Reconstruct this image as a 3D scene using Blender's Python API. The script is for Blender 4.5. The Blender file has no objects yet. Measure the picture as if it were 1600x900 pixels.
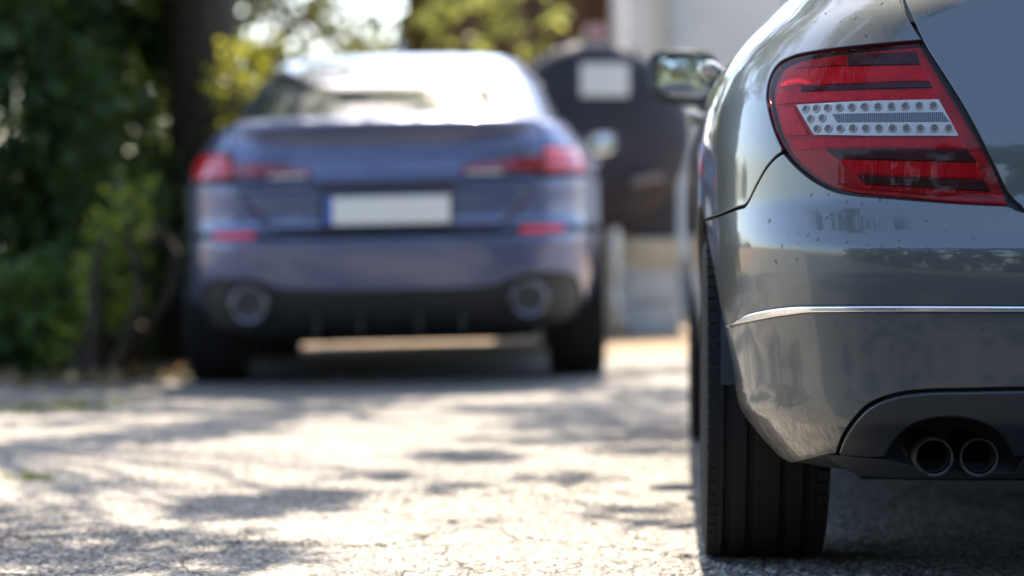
import bpy, math, random
import numpy as np
from mathutils import Vector, Matrix
from mathutils.geometry import delaunay_2d_cdt
random.seed(7); RNG=np.random.default_rng(11)
scene=bpy.context.scene; COL=scene.collection
R=math.radians
# ------------------------------------------------------------------ camera, sky, sun, exposure
cam_d=bpy.data.cameras.new('camera'); cam=bpy.data.objects.new('camera',cam_d); COL.objects.link(cam); scene.camera=cam
cam_d.sensor_width=36; cam_d.lens=86.4; cam_d.clip_start=.05; cam_d.clip_end=600
cam.location=(0,0,.62); cam.rotation_euler=(R(90)-math.atan(80/3840),0,0)
cam_d.dof.use_dof=True; cam_d.dof.focus_distance=4.1; cam_d.dof.aperture_fstop=2.15; cam_d.dof.aperture_blades=0
SUN_ELEV,SUN_AZ=R(58),R(3)                    # azimuth: to the right of straight ahead (+Y)
SUN=Vector((math.sin(SUN_AZ)*math.cos(SUN_ELEV),math.cos(SUN_AZ)*math.cos(SUN_ELEV),math.sin(SUN_ELEV)))
world=bpy.data.worlds.new('World'); scene.world=world; world.use_nodes=True
nt=world.node_tree; bg=nt.nodes['Background']; sky=nt.nodes.new('ShaderNodeTexSky'); sky.sky_type='NISHITA'; sky.sun_disc=False
sky.sun_elevation=SUN_ELEV; sky.sun_rotation=SUN_AZ; sky.air_density=1.0; sky.dust_density=1.8; sky.ozone_density=1.0
nt.links.new(sky.outputs[0],bg.inputs[0]); bg.inputs[1].default_value=.15
sl=bpy.data.lights.new('sun','SUN'); sl.energy=4.9; sl.angle=R(.53); sl.color=(1,.89,.73)
so=bpy.data.objects.new('sun',sl); COL.objects.link(so); so.rotation_euler=(-SUN).to_track_quat('-Z','Y').to_euler()
vs=scene.view_settings; vs.view_transform='Standard'; vs.look='None'; vs.gamma=1; vs.exposure=2.05; vs.use_curve_mapping=False
cy=scene.cycles; cy.use_denoising=True; cy.max_bounces=8; cy.transparent_max_bounces=12; cy.sample_clamp_indirect=6; cy.sample_clamp_direct=0; cy.caustics_reflective=False; cy.caustics_refractive=False; cy.blur_glossy=.6
# ------------------------------------------------------------------ helpers: objects
def link(name,me,parent=None):
    o=bpy.data.objects.new(name,me); COL.objects.link(o)
    if parent: o.parent=parent
    return o
def tag(o,label=None,cat=None,group=None,kind=None):
    for k,v in (('label',label),('category',cat),('group',group),('kind',kind)):
        if v: o[k]=v
    return o
def thing(name,label,cat,loc=(0,0,0),rot=(0,0,0),group=None):
    o=bpy.data.objects.new(name,None); COL.objects.link(o); o.location=loc; o.rotation_euler=rot
    return tag(o,label,cat,group)
def mesh(name,V,F,mat,parent=None,smooth=True,normals=None,fmat=None,auto=None):
    me=bpy.data.meshes.new(name); me.from_pydata([tuple(map(float,v)) for v in V],[],[tuple(int(i) for i in f) for f in F])
    for m in (mat if isinstance(mat,(list,tuple)) else [mat]): me.materials.append(m)
    if smooth: me.polygons.foreach_set('use_smooth',[True]*len(me.polygons))
    if fmat is not None: me.polygons.foreach_set('material_index',list(fmat))
    me.update()
    if normals is not None: me.normals_split_custom_set_from_vertices([tuple(map(float,n)) for n in normals])
    elif auto: 
        try: me.set_sharp_from_angle(angle=R(auto))
        except Exception: pass
    return link(name,me,parent)
class MB:
    """collects vertices and faces for one mesh"""
    def __init__(s): s.V=[]; s.F=[]; s.M=[]
    def add(s,V,F,m=0):
        b=len(s.V); s.V+=[tuple(v) for v in V]; s.F+=[tuple(i+b for i in f) for f in F]; s.M+=[m]*len(F)
    def box(s,c,d,rot=None,bev=0,m=0):
        c=Vector(c); hx,hy,hz=[x/2 for x in d]; b=min(bev,hx*.9,hy*.9,hz*.9)
        V=[];F=[]
        if b<=0:
            V=[Vector((x,y,z)) for x in(-hx,hx) for y in(-hy,hy) for z in(-hz,hz)]
            F=[(0,1,3,2),(4,6,7,5),(0,4,5,1),(2,3,7,6),(0,2,6,4),(1,5,7,3)]
        else:
            idx={}
            for sx in(-1,1):
                for sy in(-1,1):
                    for sz in(-1,1):
                        for a in range(3):
                            p=[sx*hx,sy*hy,sz*hz]
                            for k in range(3):
                                if k!=a: p[k]-= (sx,sy,sz)[k]*b
                            idx[(sx,sy,sz,a)]=len(V); V.append(Vector(p))
            for a in range(3):
                o=[k for k in range(3) if k!=a]
                for sg in(-1,1):
                    q=[]
                    for u,w in((-1,-1),(1,-1),(1,1),(-1,1)):
                        t=[0,0,0]; t[a]=sg; t[o[0]]=u; t[o[1]]=w; q.append(idx[(*t,a)])
                    F.append(q)
            for a in range(3):
                o=[k for k in range(3) if k!=a]
                for u in(-1,1):
                    for w in(-1,1):
                        t0=[0,0,0]; t0[o[0]]=u; t0[o[1]]=w; t1=list(t0); t0[a]=-1; t1[a]=1
                        F.append([idx[(*t0,o[0])],idx[(*t1,o[0])],idx[(*t1,o[1])],idx[(*t0,o[1])]])
            for sx in(-1,1):
                for sy in(-1,1):
                    for sz in(-1,1): F.append([idx[(sx,sy,sz,a)] for a in range(3)])
            G=[]
            for f in F:
                cen=sum((V[i] for i in f),Vector())/len(f); nn=(V[f[1]]-V[f[0]]).cross(V[f[2]]-V[f[1]])
                G.append(f if nn.dot(cen)>0 else f[::-1])
            F=G
        if rot is not None: V=[rot@v for v in V]
        s.add([c+v for v in V],F,m); return s
    def tube(s,pts,rad,n=10,cap=True,m=0):
        pts=[Vector(p) for p in pts]; rad=rad if isinstance(rad,(list,tuple)) else [rad]*len(pts)
        V=[];F=[]; up=Vector((0,0,1))
        t=(pts[1]-pts[0]).normalized(); a=t.cross(up if abs(t.z)<.9 else Vector((1,0,0))).normalized()
        for i,p in enumerate(pts):
            t=((pts[min(i+1,len(pts)-1)]-pts[max(i-1,0)])).normalized(); a=(a-t*a.dot(t)).normalized(); b=t.cross(a)
            for k in range(n):
                w=2*math.pi*k/n; V.append(p+(a*math.cos(w)+b*math.sin(w))*rad[i])
        for i in range(len(pts)-1):
            for k in range(n): F.append((i*n+k,i*n+(k+1)%n,(i+1)*n+(k+1)%n,(i+1)*n+k))
        if cap: F+=[tuple(range(n))[::-1],tuple(range((len(pts)-1)*n,len(pts)*n))]
        s.add(V,F,m); return s
    def lathe(s,prof,origin,axis='X',n=48,m=0,mats=None):
        """prof: (radius, along) pairs turned round the axis through origin"""
        o=Vector(origin); V=[];F=[];k=len(prof)
        for j in range(n):
            w=2*math.pi*j/n; c,d=math.cos(w),math.sin(w)
            for r,a in prof:
                V.append(o+(Vector((a,r*c,r*d)) if axis=='X' else Vector((r*d,a,r*c)) if axis=='Y' else Vector((r*c,r*d,a))))
        b=len(s.V); s.V+=[tuple(v) for v in V]
        for j in range(n):
            for i in range(k-1):
                s.F.append((b+j*k+i,b+j*k+i+1,b+((j+1)%n)*k+i+1,b+((j+1)%n)*k+i)); s.M.append(mats[i] if mats else m)
        return s
    def build(s,name,mat,parent=None,smooth=True,auto=35):
        return mesh(name,s.V,s.F,mat,parent,smooth,None,s.M if isinstance(mat,(list,tuple)) else None,auto)
# ------------------------------------------------------------------ helpers: materials
def mat(name):
    m=bpy.data.materials.new(name); m.use_nodes=True; t=m.node_tree; return m,t,t.nodes['Principled BSDF']
def node(t,kind,**kw):
    n=t.nodes.new(kind)
    for k,v in kw.items(): setattr(n,k,v)
    return n
def ramp(t,fac,stops):
    r=node(t,'ShaderNodeValToRGB'); e=r.color_ramp.elements
    while len(e)<len(stops): e.new(.5)
    for i,(p,c) in enumerate(stops): e[i].position=p; e[i].color=(*c,1) if len(c)==3 else c
    t.links.new(fac,r.inputs[0]); return r.outputs[0]
def noise(t,scale,detail=4,rough=.55,vec=None,coord='Object'):
    n=node(t,'ShaderNodeTexNoise'); n.inputs['Scale'].default_value=scale; n.inputs['Detail'].default_value=detail; n.inputs['Roughness'].default_value=rough
    if vec is None:
        tc=t.nodes.get('tc') or node(t,'ShaderNodeTexCoord',name='tc'); vec=tc.outputs[coord]
    t.links.new(vec,n.inputs['Vector']); return n.outputs['Fac']
def bump(t,b,h,strength,dist=.01):
    n=node(t,'ShaderNodeBump'); n.inputs['Strength'].default_value=strength; n.inputs['Distance'].default_value=dist
    t.links.new(h,n.inputs['Height']); t.links.new(n.outputs[0],b.inputs['Normal'])
def mix(t,f,a,b):
    n=node(t,'ShaderNodeMix',data_type='RGBA')
    if isinstance(f,float): n.inputs[0].default_value=f
    else: t.links.new(f,n.inputs[0])
    for k,v in((6,a),(7,b)):
        if isinstance(v,tuple): n.inputs[k].default_value=(*v,1)
        else: t.links.new(v,n.inputs[k])
    return n.outputs[2]
def simple(name,c,rough=.5,metal=0,nscale=None,amt=.25,coat=0,bumpk=0,spec=.5):
    m,t,b=mat(name); b.inputs['Roughness'].default_value=rough; b.inputs['Metallic'].default_value=metal
    b.inputs['Coat Weight'].default_value=coat; b.inputs['Specular IOR Level'].default_value=spec
    if nscale:
        f=noise(t,nscale); lo=tuple(x*(1-amt) for x in c); hi=tuple(min(1,x*(1+amt)) for x in c)
        t.links.new(ramp(t,f,[(.3,lo),(.7,hi)]),b.inputs['Base Color'])
        if bumpk: bump(t,b,f,bumpk,.004)
    else: b.inputs['Base Color'].default_value=(*c,1)
    return m
def paint(name,c,metal=.6,rough=.34,dirt=0.):
    m,t,b=mat(name)
    fl=noise(t,1400,1,.5); big=noise(t,3.0,3)
    col=ramp(t,fl,[(.35,tuple(x*.82 for x in c)),(.65,tuple(x*1.15 for x in c))])
    if dirt:
        tc=t.nodes['tc']; sp=node(t,'ShaderNodeSeparateXYZ'); t.links.new(tc.outputs['Object'],sp.inputs[0])
        low=node(t,'ShaderNodeMapRange'); low.inputs[1].default_value=.36; low.inputs[2].default_value=.26; t.links.new(sp.outputs[2],low.inputs[0])
        spk=ramp(t,noise(t,190,3,.7),[(.54,(0,0,0)),(.62,(1,1,1))]); veil=ramp(t,noise(t,22,5,.65),[(.36,(0,0,0)),(.7,(.8,.8,.8))])
        a=node(t,'ShaderNodeMath',operation='MULTIPLY'); t.links.new(spk,a.inputs[0]); t.links.new(low.outputs[0],a.inputs[1])
        v=node(t,'ShaderNodeMath',operation='MULTIPLY'); t.links.new(veil,v.inputs[0]); t.links.new(low.outputs[0],v.inputs[1])
        dust=ramp(t,noise(t,420,2,.8),[(.70,(0,0,0)),(.76,(.5,.5,.5))])
        s1=node(t,'ShaderNodeMath',operation='MAXIMUM'); t.links.new(a.outputs[0],s1.inputs[0]); t.links.new(v.outputs[0],s1.inputs[1])
        s2=node(t,'ShaderNodeMath',operation='MAXIMUM'); t.links.new(s1.outputs[0],s2.inputs[0]); 
        dd=node(t,'ShaderNodeMath',operation='MULTIPLY'); t.links.new(dust,dd.inputs[0]); dd.inputs[1].default_value=.18; t.links.new(dd.outputs[0],s2.inputs[1])
        dcol=ramp(t,noise(t,60,4),[(.35,(.09,.075,.055)),(.65,(.30,.265,.21))])
        col=mix(t,s2.outputs[0],col,dcol)
        cw=node(t,'ShaderNodeMath',operation='SUBTRACT'); cw.inputs[0].default_value=1; t.links.new(s2.outputs[0],cw.inputs[1]); t.links.new(cw.outputs[0],b.inputs['Coat Weight'])
        mm=node(t,'ShaderNodeMath',operation='MULTIPLY'); t.links.new(cw.outputs[0],mm.inputs[0]); mm.inputs[1].default_value=metal; t.links.new(mm.outputs[0],b.inputs['Metallic'])
    else:
        b.inputs['Coat Weight'].default_value=1; b.inputs['Metallic'].default_value=metal
    t.links.new(col,b.inputs['Base Color']); b.inputs['Roughness'].default_value=rough
    cr=ramp(t,big,[(.3,(.03,)*3),(.75,(.07,)*3)]); t.links.new(cr,b.inputs['Coat Roughness'])
    return m
def lens_mat(name,tint,ior=1.5,rough=.03):
    m=bpy.data.materials.new(name); m.use_nodes=True; t=m.node_tree; t.nodes.clear()
    o=node(t,'ShaderNodeOutputMaterial'); tr=node(t,'ShaderNodeBsdfTransparent'); gl=node(t,'ShaderNodeBsdfGlossy'); fr=node(t,'ShaderNodeFresnel'); mx=node(t,'ShaderNodeMixShader')
    tr.inputs[0].default_value=(*tint,1); gl.inputs['Roughness'].default_value=rough; fr.inputs[0].default_value=ior
    gl.inputs[0].default_value=(.4,.4,.4,1); t.links.new(fr.outputs[0],mx.inputs[0]); t.links.new(tr.outputs[0],mx.inputs[1]); t.links.new(gl.outputs[0],mx.inputs[2]); t.links.new(mx.outputs[0],o.inputs[0]); return m
def leaf_mat(name,c1,c2,trans=.45,tc=None):
    m=bpy.data.materials.new(name); m.use_nodes=True; t=m.node_tree; b=t.nodes['Principled BSDF']; out=t.nodes['Material Output']
    g=node(t,'ShaderNodeNewGeometry'); col=ramp(t,g.outputs['Random Per Island'],[(0,c1),(.72,c2),(.93,tuple(min(1,x*1.4) for x in c2)),(1,tuple(min(1,x*2.6) for x in c2))])  # the few brightest leaves stand in for sunlit spots
    t.links.new(col,b.inputs['Base Color']); b.inputs['Roughness'].default_value=.58; b.inputs['Specular IOR Level'].default_value=.35
    tl=node(t,'ShaderNodeBsdfTranslucent'); tcol=mix(t,.5,col,tc or (.28,.34,.03)); t.links.new(tcol,tl.inputs[0])
    ms=node(t,'ShaderNodeMixShader'); ms.inputs[0].default_value=trans; t.links.new(b.outputs[0],ms.inputs[1]); t.links.new(tl.outputs[0],ms.inputs[2]); t.links.new(ms.outputs[0],out.inputs[0]); return m
BLACK=simple('black_plastic',(.012,.012,.013),.55); RUBBER=simple('tyre_rubber',(.012,.0115,.0115),.75,spec=.2,nscale=160,amt=.3,bumpk=.3)
GASKET=simple('gasket',(.006,.006,.006),.5); CHROME=simple('chrome',(.78,.78,.79),.12,1); ALLOY=simple('alloy',(.42,.42,.43),.3,1)
STEEL=simple('dull_steel',(.20,.19,.18),.38,1,nscale=40,amt=.3); PIPE_IN=simple('bore_black',(.01,.009,.008),.9)  # near-black lining for the exhaust bores
GLASS=simple('dark_car_glass',(.010,.012,.013),.03,0,spec=.6); MIRROR=simple('mirror_silver',(.80,.82,.82),.015,1)
# ------------------------------------------------------------------ helpers: noise for meshes
def vnoise(x,y,seed=0):
    r=np.random.default_rng(seed); T=r.random((257,257)); T[256]=T[0]; T[:,256]=T[:,0]
    xi=np.floor(x).astype(int); yi=np.floor(y).astype(int); fx=x-xi; fy=y-yi; xi%=256; yi%=256
    fx=fx*fx*(3-2*fx); fy=fy*fy*(3-2*fy)
    return (T[xi,yi]*(1-fx)+T[xi+1,yi]*fx)*(1-fy)+(T[xi,yi+1]*(1-fx)+T[xi+1,yi+1]*fx)*fy
def gz(x,y):
    """height of the drive: level round the near car, a slight cross fall under the far one"""
    t=np.clip((np.asarray(y,float)-8)/2,0,1); t=t*t*(3-2*t)
    return t*.0226*np.clip(np.asarray(x,float)+.5,-3,3)
# ------------------------------------------------------------------ setting: ground
def ground_material():
    m,t,b=mat('weathered_asphalt'); tc=node(t,'ShaderNodeTexCoord',name='tc')
    v=node(t,'ShaderNodeTexVoronoi'); v.inputs['Scale'].default_value=115; t.links.new(tc.outputs['Object'],v.inputs['Vector'])
    sep=node(t,'ShaderNodeSeparateColor'); t.links.new(v.outputs['Color'],sep.inputs[0])
    stone=ramp(t,sep.outputs[0],[(0,(.06,.055,.05)),(.45,(.165,.152,.136)),(1,(.40,.37,.32))])
    big=ramp(t,noise(t,1.3,5,.6),[(.35,(.78,.78,.80)),(.65,(1,1,1))])
    mu=node(t,'ShaderNodeMix',data_type='RGBA',blend_type='MULTIPLY'); mu.inputs[0].default_value=1; t.links.new(stone,mu.inputs[6]); t.links.new(big,mu.inputs[7])
    c=node(t,'ShaderNodeTexVoronoi',feature='DISTANCE_TO_EDGE'); c.inputs['Scale'].default_value=2.1
    wv=node(t,'ShaderNodeVectorMath',operation='ADD'); nz=node(t,'ShaderNodeTexNoise'); nz.inputs['Scale'].default_value=6; t.links.new(tc.outputs['Object'],nz.inputs['Vector'])
    sc=node(t,'ShaderNodeVectorMath',operation='SCALE'); sc.inputs[3].default_value=.22; t.links.new(nz.outputs['Color'],sc.inputs[0]); t.links.new(tc.outputs['Object'],wv.inputs[0]); t.links.new(sc.outputs[0],wv.inputs[1]); t.links.new(wv.outputs[0],c.inputs['Vector'])
    cr=ramp(t,c.outputs[0],[(.004,(1,1,1)),(.012,(0,0,0))])
    col=mix(t,cr,mu.outputs[2],(.045,.04,.035))
    # beyond the drive: packed earth
    sp=node(t,'ShaderNodeSeparateXYZ'); t.links.new(tc.outputs['Object'],sp.inputs[0]); ad=node(t,'ShaderNodeMath',operation='ADD'); t.links.new(sp.outputs[1],ad.inputs[0]); t.links.new(noise(t,.9,4),ad.inputs[1])
    mr=node(t,'ShaderNodeMapRange'); mr.inputs[1].default_value=12.6; mr.inputs[2].default_value=13.2; t.links.new(ad.outputs[0],mr.inputs[0])
    earth=ramp(t,noise(t,14,6,.65),[(.3,(.11,.075,.045)),(.7,(.30,.22,.14))])
    t.links.new(mix(t,mr.outputs[0],col,earth),b.inputs['Base Color']); b.inputs['Roughness'].default_value=.85; b.inputs['Specular IOR Level'].default_value=.2
    hs=node(t,'ShaderNodeMath',operation='SUBTRACT'); hs.inputs[0].default_value=1; t.links.new(v.outputs['Distance'],hs.inputs[1])
    bump(t,b,hs.outputs[0],.7,.006); return m
def graded(lo,hi,a,b,h0,hmax,g):
    xs=list(np.arange(a,b,h0)); x=b; h=h0
    while x<hi: xs.append(x); h=min(h*g,hmax); x+=h
    xs.append(hi); x=a; h=h0; L=[]
    while x>lo: h=min(h*g,hmax); x-=h; L.append(max(x,lo))
    return np.array(sorted(set(L+xs)))
gx=graded(-90,90,-1.75,1.05,.0058,6,1.12); gy=graded(-70,150,4.2,5.6,.0065,6,1.018)
X,Y=np.meshgrid(gx,gy); fade=np.clip((9-Y)/3,0,1)*np.clip((Y-4)/1.5,0,1)
H=gz(X,Y)+(vnoise(X*1.4,Y*1.4,1)-.5)*.012*fade
grain=(vnoise(X*95,Y*95,2)-.5)*.0075+(vnoise(X*190,Y*190,3)-.5)*.004+(vnoise(X*30,Y*30,4)-.5)*.004
pat=np.clip((vnoise(X*2.2,Y*2.2,5)-.3)*2.2,.25,1)
H+=grain*pat*np.clip((8.5-Y)/2.5,0,1)*np.clip((Y-4.05)*4,0,1)
# open cracks in the asphalt: (points along the crack, width)
def crack(pts,w,depth=.022):
    global H
    sel=(Y>4)&(Y<7.5)&(np.abs(X)<2.2); xs=X[sel]; ys=Y[sel]; d=np.full(xs.shape,9.)
    wob=(vnoise(xs*9,ys*9,8)-.5)*.07+(vnoise(xs*40,ys*40,9)-.5)*.02
    for (x0,y0),(x1,y1) in zip(pts,pts[1:]):
        t=np.clip(((xs-x0)*(x1-x0)+(ys-y0)*(y1-y0))/((x1-x0)**2+(y1-y0)**2),0,1); d=np.minimum(d,np.hypot(xs-x0-t*(x1-x0),ys+wob-y0-t*(y1-y0)))
    H[sel]-=depth*np.clip(1-d/w,0,1)
crack([(-2.1,6.3),(-1.2,6.27),(-.5,6.15),(.1,5.75),(.4,5.6)],.03)
crack([(.18,5.3),(.3,4.95),(.36,4.72),(.42,4.55)],.016); crack([(-.02,5.1),(.18,4.92),(.37,4.8)],.014); crack([(-.9,5.2),(-.62,4.98),(-.25,4.95)],.015)
crack([(-.2,5.75),(-.1,5.2),(-.28,4.9),(-.2,4.5)],.012); crack([(.1,6.6),(.25,6.0),(.36,5.7)],.02)
nx,ny=len(gx),len(gy); idx=np.arange(nx*ny).reshape(ny,nx)
F=np.stack([idx[:-1,:-1],idx[:-1,1:],idx[1:,1:],idx[1:,:-1]],-1).reshape(-1,4)
me=bpy.data.meshes.new('ground'); me.vertices.add(nx*ny); me.vertices.foreach_set('co',np.stack([X,Y,H],-1).astype(np.float32).ravel())
me.loops.add(F.size); me.loops.foreach_set('vertex_index',F.ravel().astype(np.int32)); me.polygons.add(len(F)); me.polygons.foreach_set('loop_start',(np.arange(len(F))*4).astype(np.int32)); me.polygons.foreach_set('use_smooth',np.ones(len(F),bool))
me.update(calc_edges=True); me.materials.append(ground_material()); tag(link('ground',me),kind='structure')
# unseen dark sheets added behind the camera to darken what the bumper reflects
def sheet(name,x0,x1,y0,y1,z,mt,nx=40,ny=24,wob=0):
    V=[(x0+(x1-x0)*i/nx,y0+(y1-y0)*j/ny+(wob*math.sin(i*1.7) if j in(0,ny) else 0),z) for j in range(ny+1) for i in range(nx+1)]; F=[(j*(nx+1)+i,j*(nx+1)+i+1,(j+1)*(nx+1)+i+1,(j+1)*(nx+1)+i) for j in range(ny) for i in range(nx)]
    return tag(mesh(name,V,F,mt,smooth=False),kind='structure')
sheet('added_road',-80,80,-9,4.0,.008,simple('added_road_dark',(.042,.042,.043),.8,nscale=60,amt=.35,bumpk=.4)); sheet('added_lawn',-80,80,-69,-9.15,.008,simple('added_lawn_green',(.035,.055,.016),.9,nscale=6,amt=.4,bumpk=.4),wob=.1)
# ------------------------------------------------------------------ car bodies
def pchip(x,y,xq):
    x=np.asarray(x,float); y=np.asarray(y,float); h=np.diff(x); d=np.diff(y)/h; m=np.zeros(len(x))
    for i in range(1,len(x)-1):
        if d[i-1]*d[i]>0: w1=2*h[i]+h[i-1]; w2=h[i]+2*h[i-1]; m[i]=(w1+w2)/(w1/d[i-1]+w2/d[i])
    m[0]=d[0]; m[-1]=d[-1]; k=np.clip(np.searchsorted(x,xq)-1,0,len(x)-2); t=(xq-x[k])/h[k]
    return (1+2*t)*(1-t)**2*y[k]+t*(1-t)**2*h[k]*m[k]+t*t*(3-2*t)*y[k+1]+t*t*(t-1)*h[k]*m[k+1]
class Body:
    """A car body as a stack of plan outlines: for each height the tail, the nose, the half width and how square the corners are.
    A point on it is (s, z): s metres round the outline from the middle of the tail (left negative), z height."""
    def __init__(self,rows,ymid,levels=420,samples=520):
        a=np.array(rows,float); seg=np.sqrt(np.diff(a[:,0])**2+(np.diff(a[:,1])*.6)**2+np.diff(a[:,3])**2)
        v=np.concatenate([[0],np.cumsum(seg)]); q=np.linspace(0,v[-1],levels); self.q=q
        self.z,self.rear,self.front,self.W,n_,m_=[pchip(v,a[:,i],q) for i in range(6)]
        self.z=np.maximum.accumulate(self.z+np.arange(levels)*1e-7); self.P=np.zeros((levels,samples,2)); self.S=np.zeros((levels,samples))
        A=np.linspace(0,.93,160)
        for k in range(levels):
            n,m,W=n_[k],m_[k],self.W[k]; ya=(1-A**n)**(1/m); b=ya[-1]*np.linspace(1,0,200)[1:]; xb=(1-b**m)**(1/n)
            qx,qy=np.concatenate([A,xb])*W,np.concatenate([ya,b]); ym=min(max(ymid,self.rear[k]+.02),self.front[k]-.02)
            Xc=np.concatenate([qx,qx[::-1][1:]]); Yc=np.concatenate([ym-qy*(ym-self.rear[k]),ym+qy[::-1][1:]*(self.front[k]-ym)])
            s=np.concatenate([[0],np.cumsum(np.hypot(np.diff(Xc),np.diff(Yc)))]); u=np.linspace(0,s[-1],samples)
            self.P[k,:,0]=np.interp(u,s,Xc); self.P[k,:,1]=np.interp(u,s,Yc); self.S[k]=u
    def v(self,z): return np.interp(z,self.z,self.q)
    def at(self,s,v):
        s=np.atleast_1d(np.asarray(s,float)); v=np.clip(np.atleast_1d(np.asarray(v,float)),0,self.q[-1]-1e-6)
        c=v/(self.q[1]-self.q[0]); k=np.minimum(c.astype(int),len(self.q)-2); f=(c-k)[:,None]; sg=np.where(s<0,-1.,1.); a=np.abs(s); ns=self.P.shape[1]
        def lev(kk):
            c=np.minimum(a/self.S[kk,-1],1)*(ns-1); i=np.minimum(c.astype(int),ns-2); g=(c-i)[:,None]; return self.P[kk,i]*(1-g)+self.P[kk,i+1]*g
        p=lev(k)*(1-f)+lev(k+1)*f; return np.stack([p[:,0]*sg,p[:,1],self.z[k]*(1-f[:,0])+self.z[k+1]*f[:,0]],1)
    def normal(self,s,v,e=.006):
        ds=self.at(s+e,v)-self.at(s-e,v); dv=self.at(s,v+e)-self.at(s,v-e); n=np.cross(ds,dv); return n/np.maximum(np.linalg.norm(n,axis=1),1e-9)[:,None]
    def s_of_y(self,Y,z):
        k=int(np.clip(np.searchsorted(self.z,z),0,len(self.z)-1)); return float(np.interp(Y,self.P[k,:,1],self.S[k]))
def curve(pts,n=6):
    """smooth curve through points"""
    p=np.array([pts[0]]+list(pts)+[pts[-1]],float); out=[]
    for i in range(1,len(p)-2):
        for t in np.arange(n)/n:
            out.append(.5*((2*p[i])+(-p[i-1]+p[i+1])*t+(2*p[i-1]-5*p[i]+4*p[i+1]-p[i+2])*t*t+(-p[i-1]+3*p[i]-3*p[i+1]+p[i+2])*t**3))
    out.append(p[-2]); return [tuple(x) for x in out]
def mirror_s(o): return [(-s,z) for s,z in o][::-1]
def _patch(B,outline,off,depth,h,bev):
    P=np.array([(s,B.v(z)) for s,z in outline],float)
    if np.sum(P[:,0]*np.roll(P[:,1],-1)-np.roll(P[:,0],-1)*P[:,1])<0: P=P[::-1]
    Q=[]
    for a,b in zip(P,np.roll(P,-1,0)):
        L=np.hypot(*(b-a))
        if L<1e-5: continue
        k=max(1,int(math.ceil(L/h))); Q+=[a+(b-a)*i/k for i in range(k)]
    Q=np.array(Q); e=np.roll(Q,-1,0)-Q; e/=np.maximum(np.hypot(e[:,0],e[:,1]),1e-9)[:,None]; ep=np.roll(e,1,0)
    nn=np.stack([e[:,1]+ep[:,1],-e[:,0]-ep[:,0]],1); nn/=np.maximum(np.hypot(nn[:,0],nn[:,1]),1e-6)[:,None]     # outward in (s, v)
    In=Q-nn*bev; lo,hi=In.min(0),In.max(0)
    gs,gv=np.meshgrid(np.arange(lo[0]+h*.5,hi[0],h),np.arange(lo[1]+h*.5,hi[1],h)); G=np.stack([gs.ravel(),gv.ravel()],1)
    a,b=In,np.roll(In,-1,0); ins=np.zeros(len(G),bool); dm=np.full(len(G),9.)
    for (x0,y0),(x1,y1) in zip(a,b):
        c=((y0>G[:,1])!=(y1>G[:,1])); 
        with np.errstate(divide='ignore',invalid='ignore'): ins^=c&(G[:,0]<(x1-x0)*(G[:,1]-y0)/(y1-y0)+x0)
        L2=max((x1-x0)**2+(y1-y0)**2,1e-12); t=np.clip(((G[:,0]-x0)*(x1-x0)+(G[:,1]-y0)*(y1-y0))/L2,0,1); dm=np.minimum(dm,np.hypot(G[:,0]-x0-t*(x1-x0),G[:,1]-y0-t*(y1-y0)))
    G=G[ins&(dm>h*.45)]; n=len(In)
    r=delaunay_2d_cdt([Vector(p) for p in np.concatenate([In,G])],[(i,(i+1)%n) for i in range(n)],[],1,1e-6)
    U=np.array([tuple(p) for p in r[0]]); T=[tuple(f) for f in r[2]]
    pos=B.at(U[:,0],U[:,1]); nor=B.normal(U[:,0],U[:,1]); V=pos+nor*off; N=nor; F=[]
    for f in T:
        c=(U[f[1],0]-U[f[0],0])*(U[f[2],1]-U[f[0],1])-(U[f[1],1]-U[f[0],1])*(U[f[2],0]-U[f[0],0]); F.append(f if c>0 else f[::-1])
    # rounded rim: inner edge, outer edge, foot
    pi=B.at(In[:,0],In[:,1]); ni=B.normal(In[:,0],In[:,1]); po=B.at(Q[:,0],Q[:,1]); no=B.normal(Q[:,0],Q[:,1])
    out=po-pi; out/=np.maximum(np.linalg.norm(out,axis=1),1e-9)[:,None]; d=(no+out); d/=np.linalg.norm(d,axis=1)[:,None]; b0=len(V)
    V=np.concatenate([V,pi+ni*off,po+no*(off-bev*.35)-out*bev*.3,po+no*(off-bev),po+no*(off-depth)]); N=np.concatenate([N,ni,d,out,out])
    for k in range(3):
        for i in range(n):
            j=(i+1)%n; F.append((b0+k*n+i,b0+(k+1)*n+i,b0+(k+1)*n+j,b0+k*n+j))
    return V,F,N
def panel(B,name,mt,outlines,parent,off=0.,depth=.014,h=.02,bev=.002,label=None):
    if isinstance(outlines[0][0],(int,float)): outlines=[outlines]
    V=np.zeros((0,3)); N=np.zeros((0,3)); F=[]
    for o in outlines:
        v,f,n=_patch(B,o,off,depth,h,bev); F+=[tuple(i+len(V) for i in q) for q in f]; V=np.concatenate([V,v]); N=np.concatenate([N,n])
    o=mesh(name,V,F,mt,parent,normals=N)
    if label: o['label']=label
    return o
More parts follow.
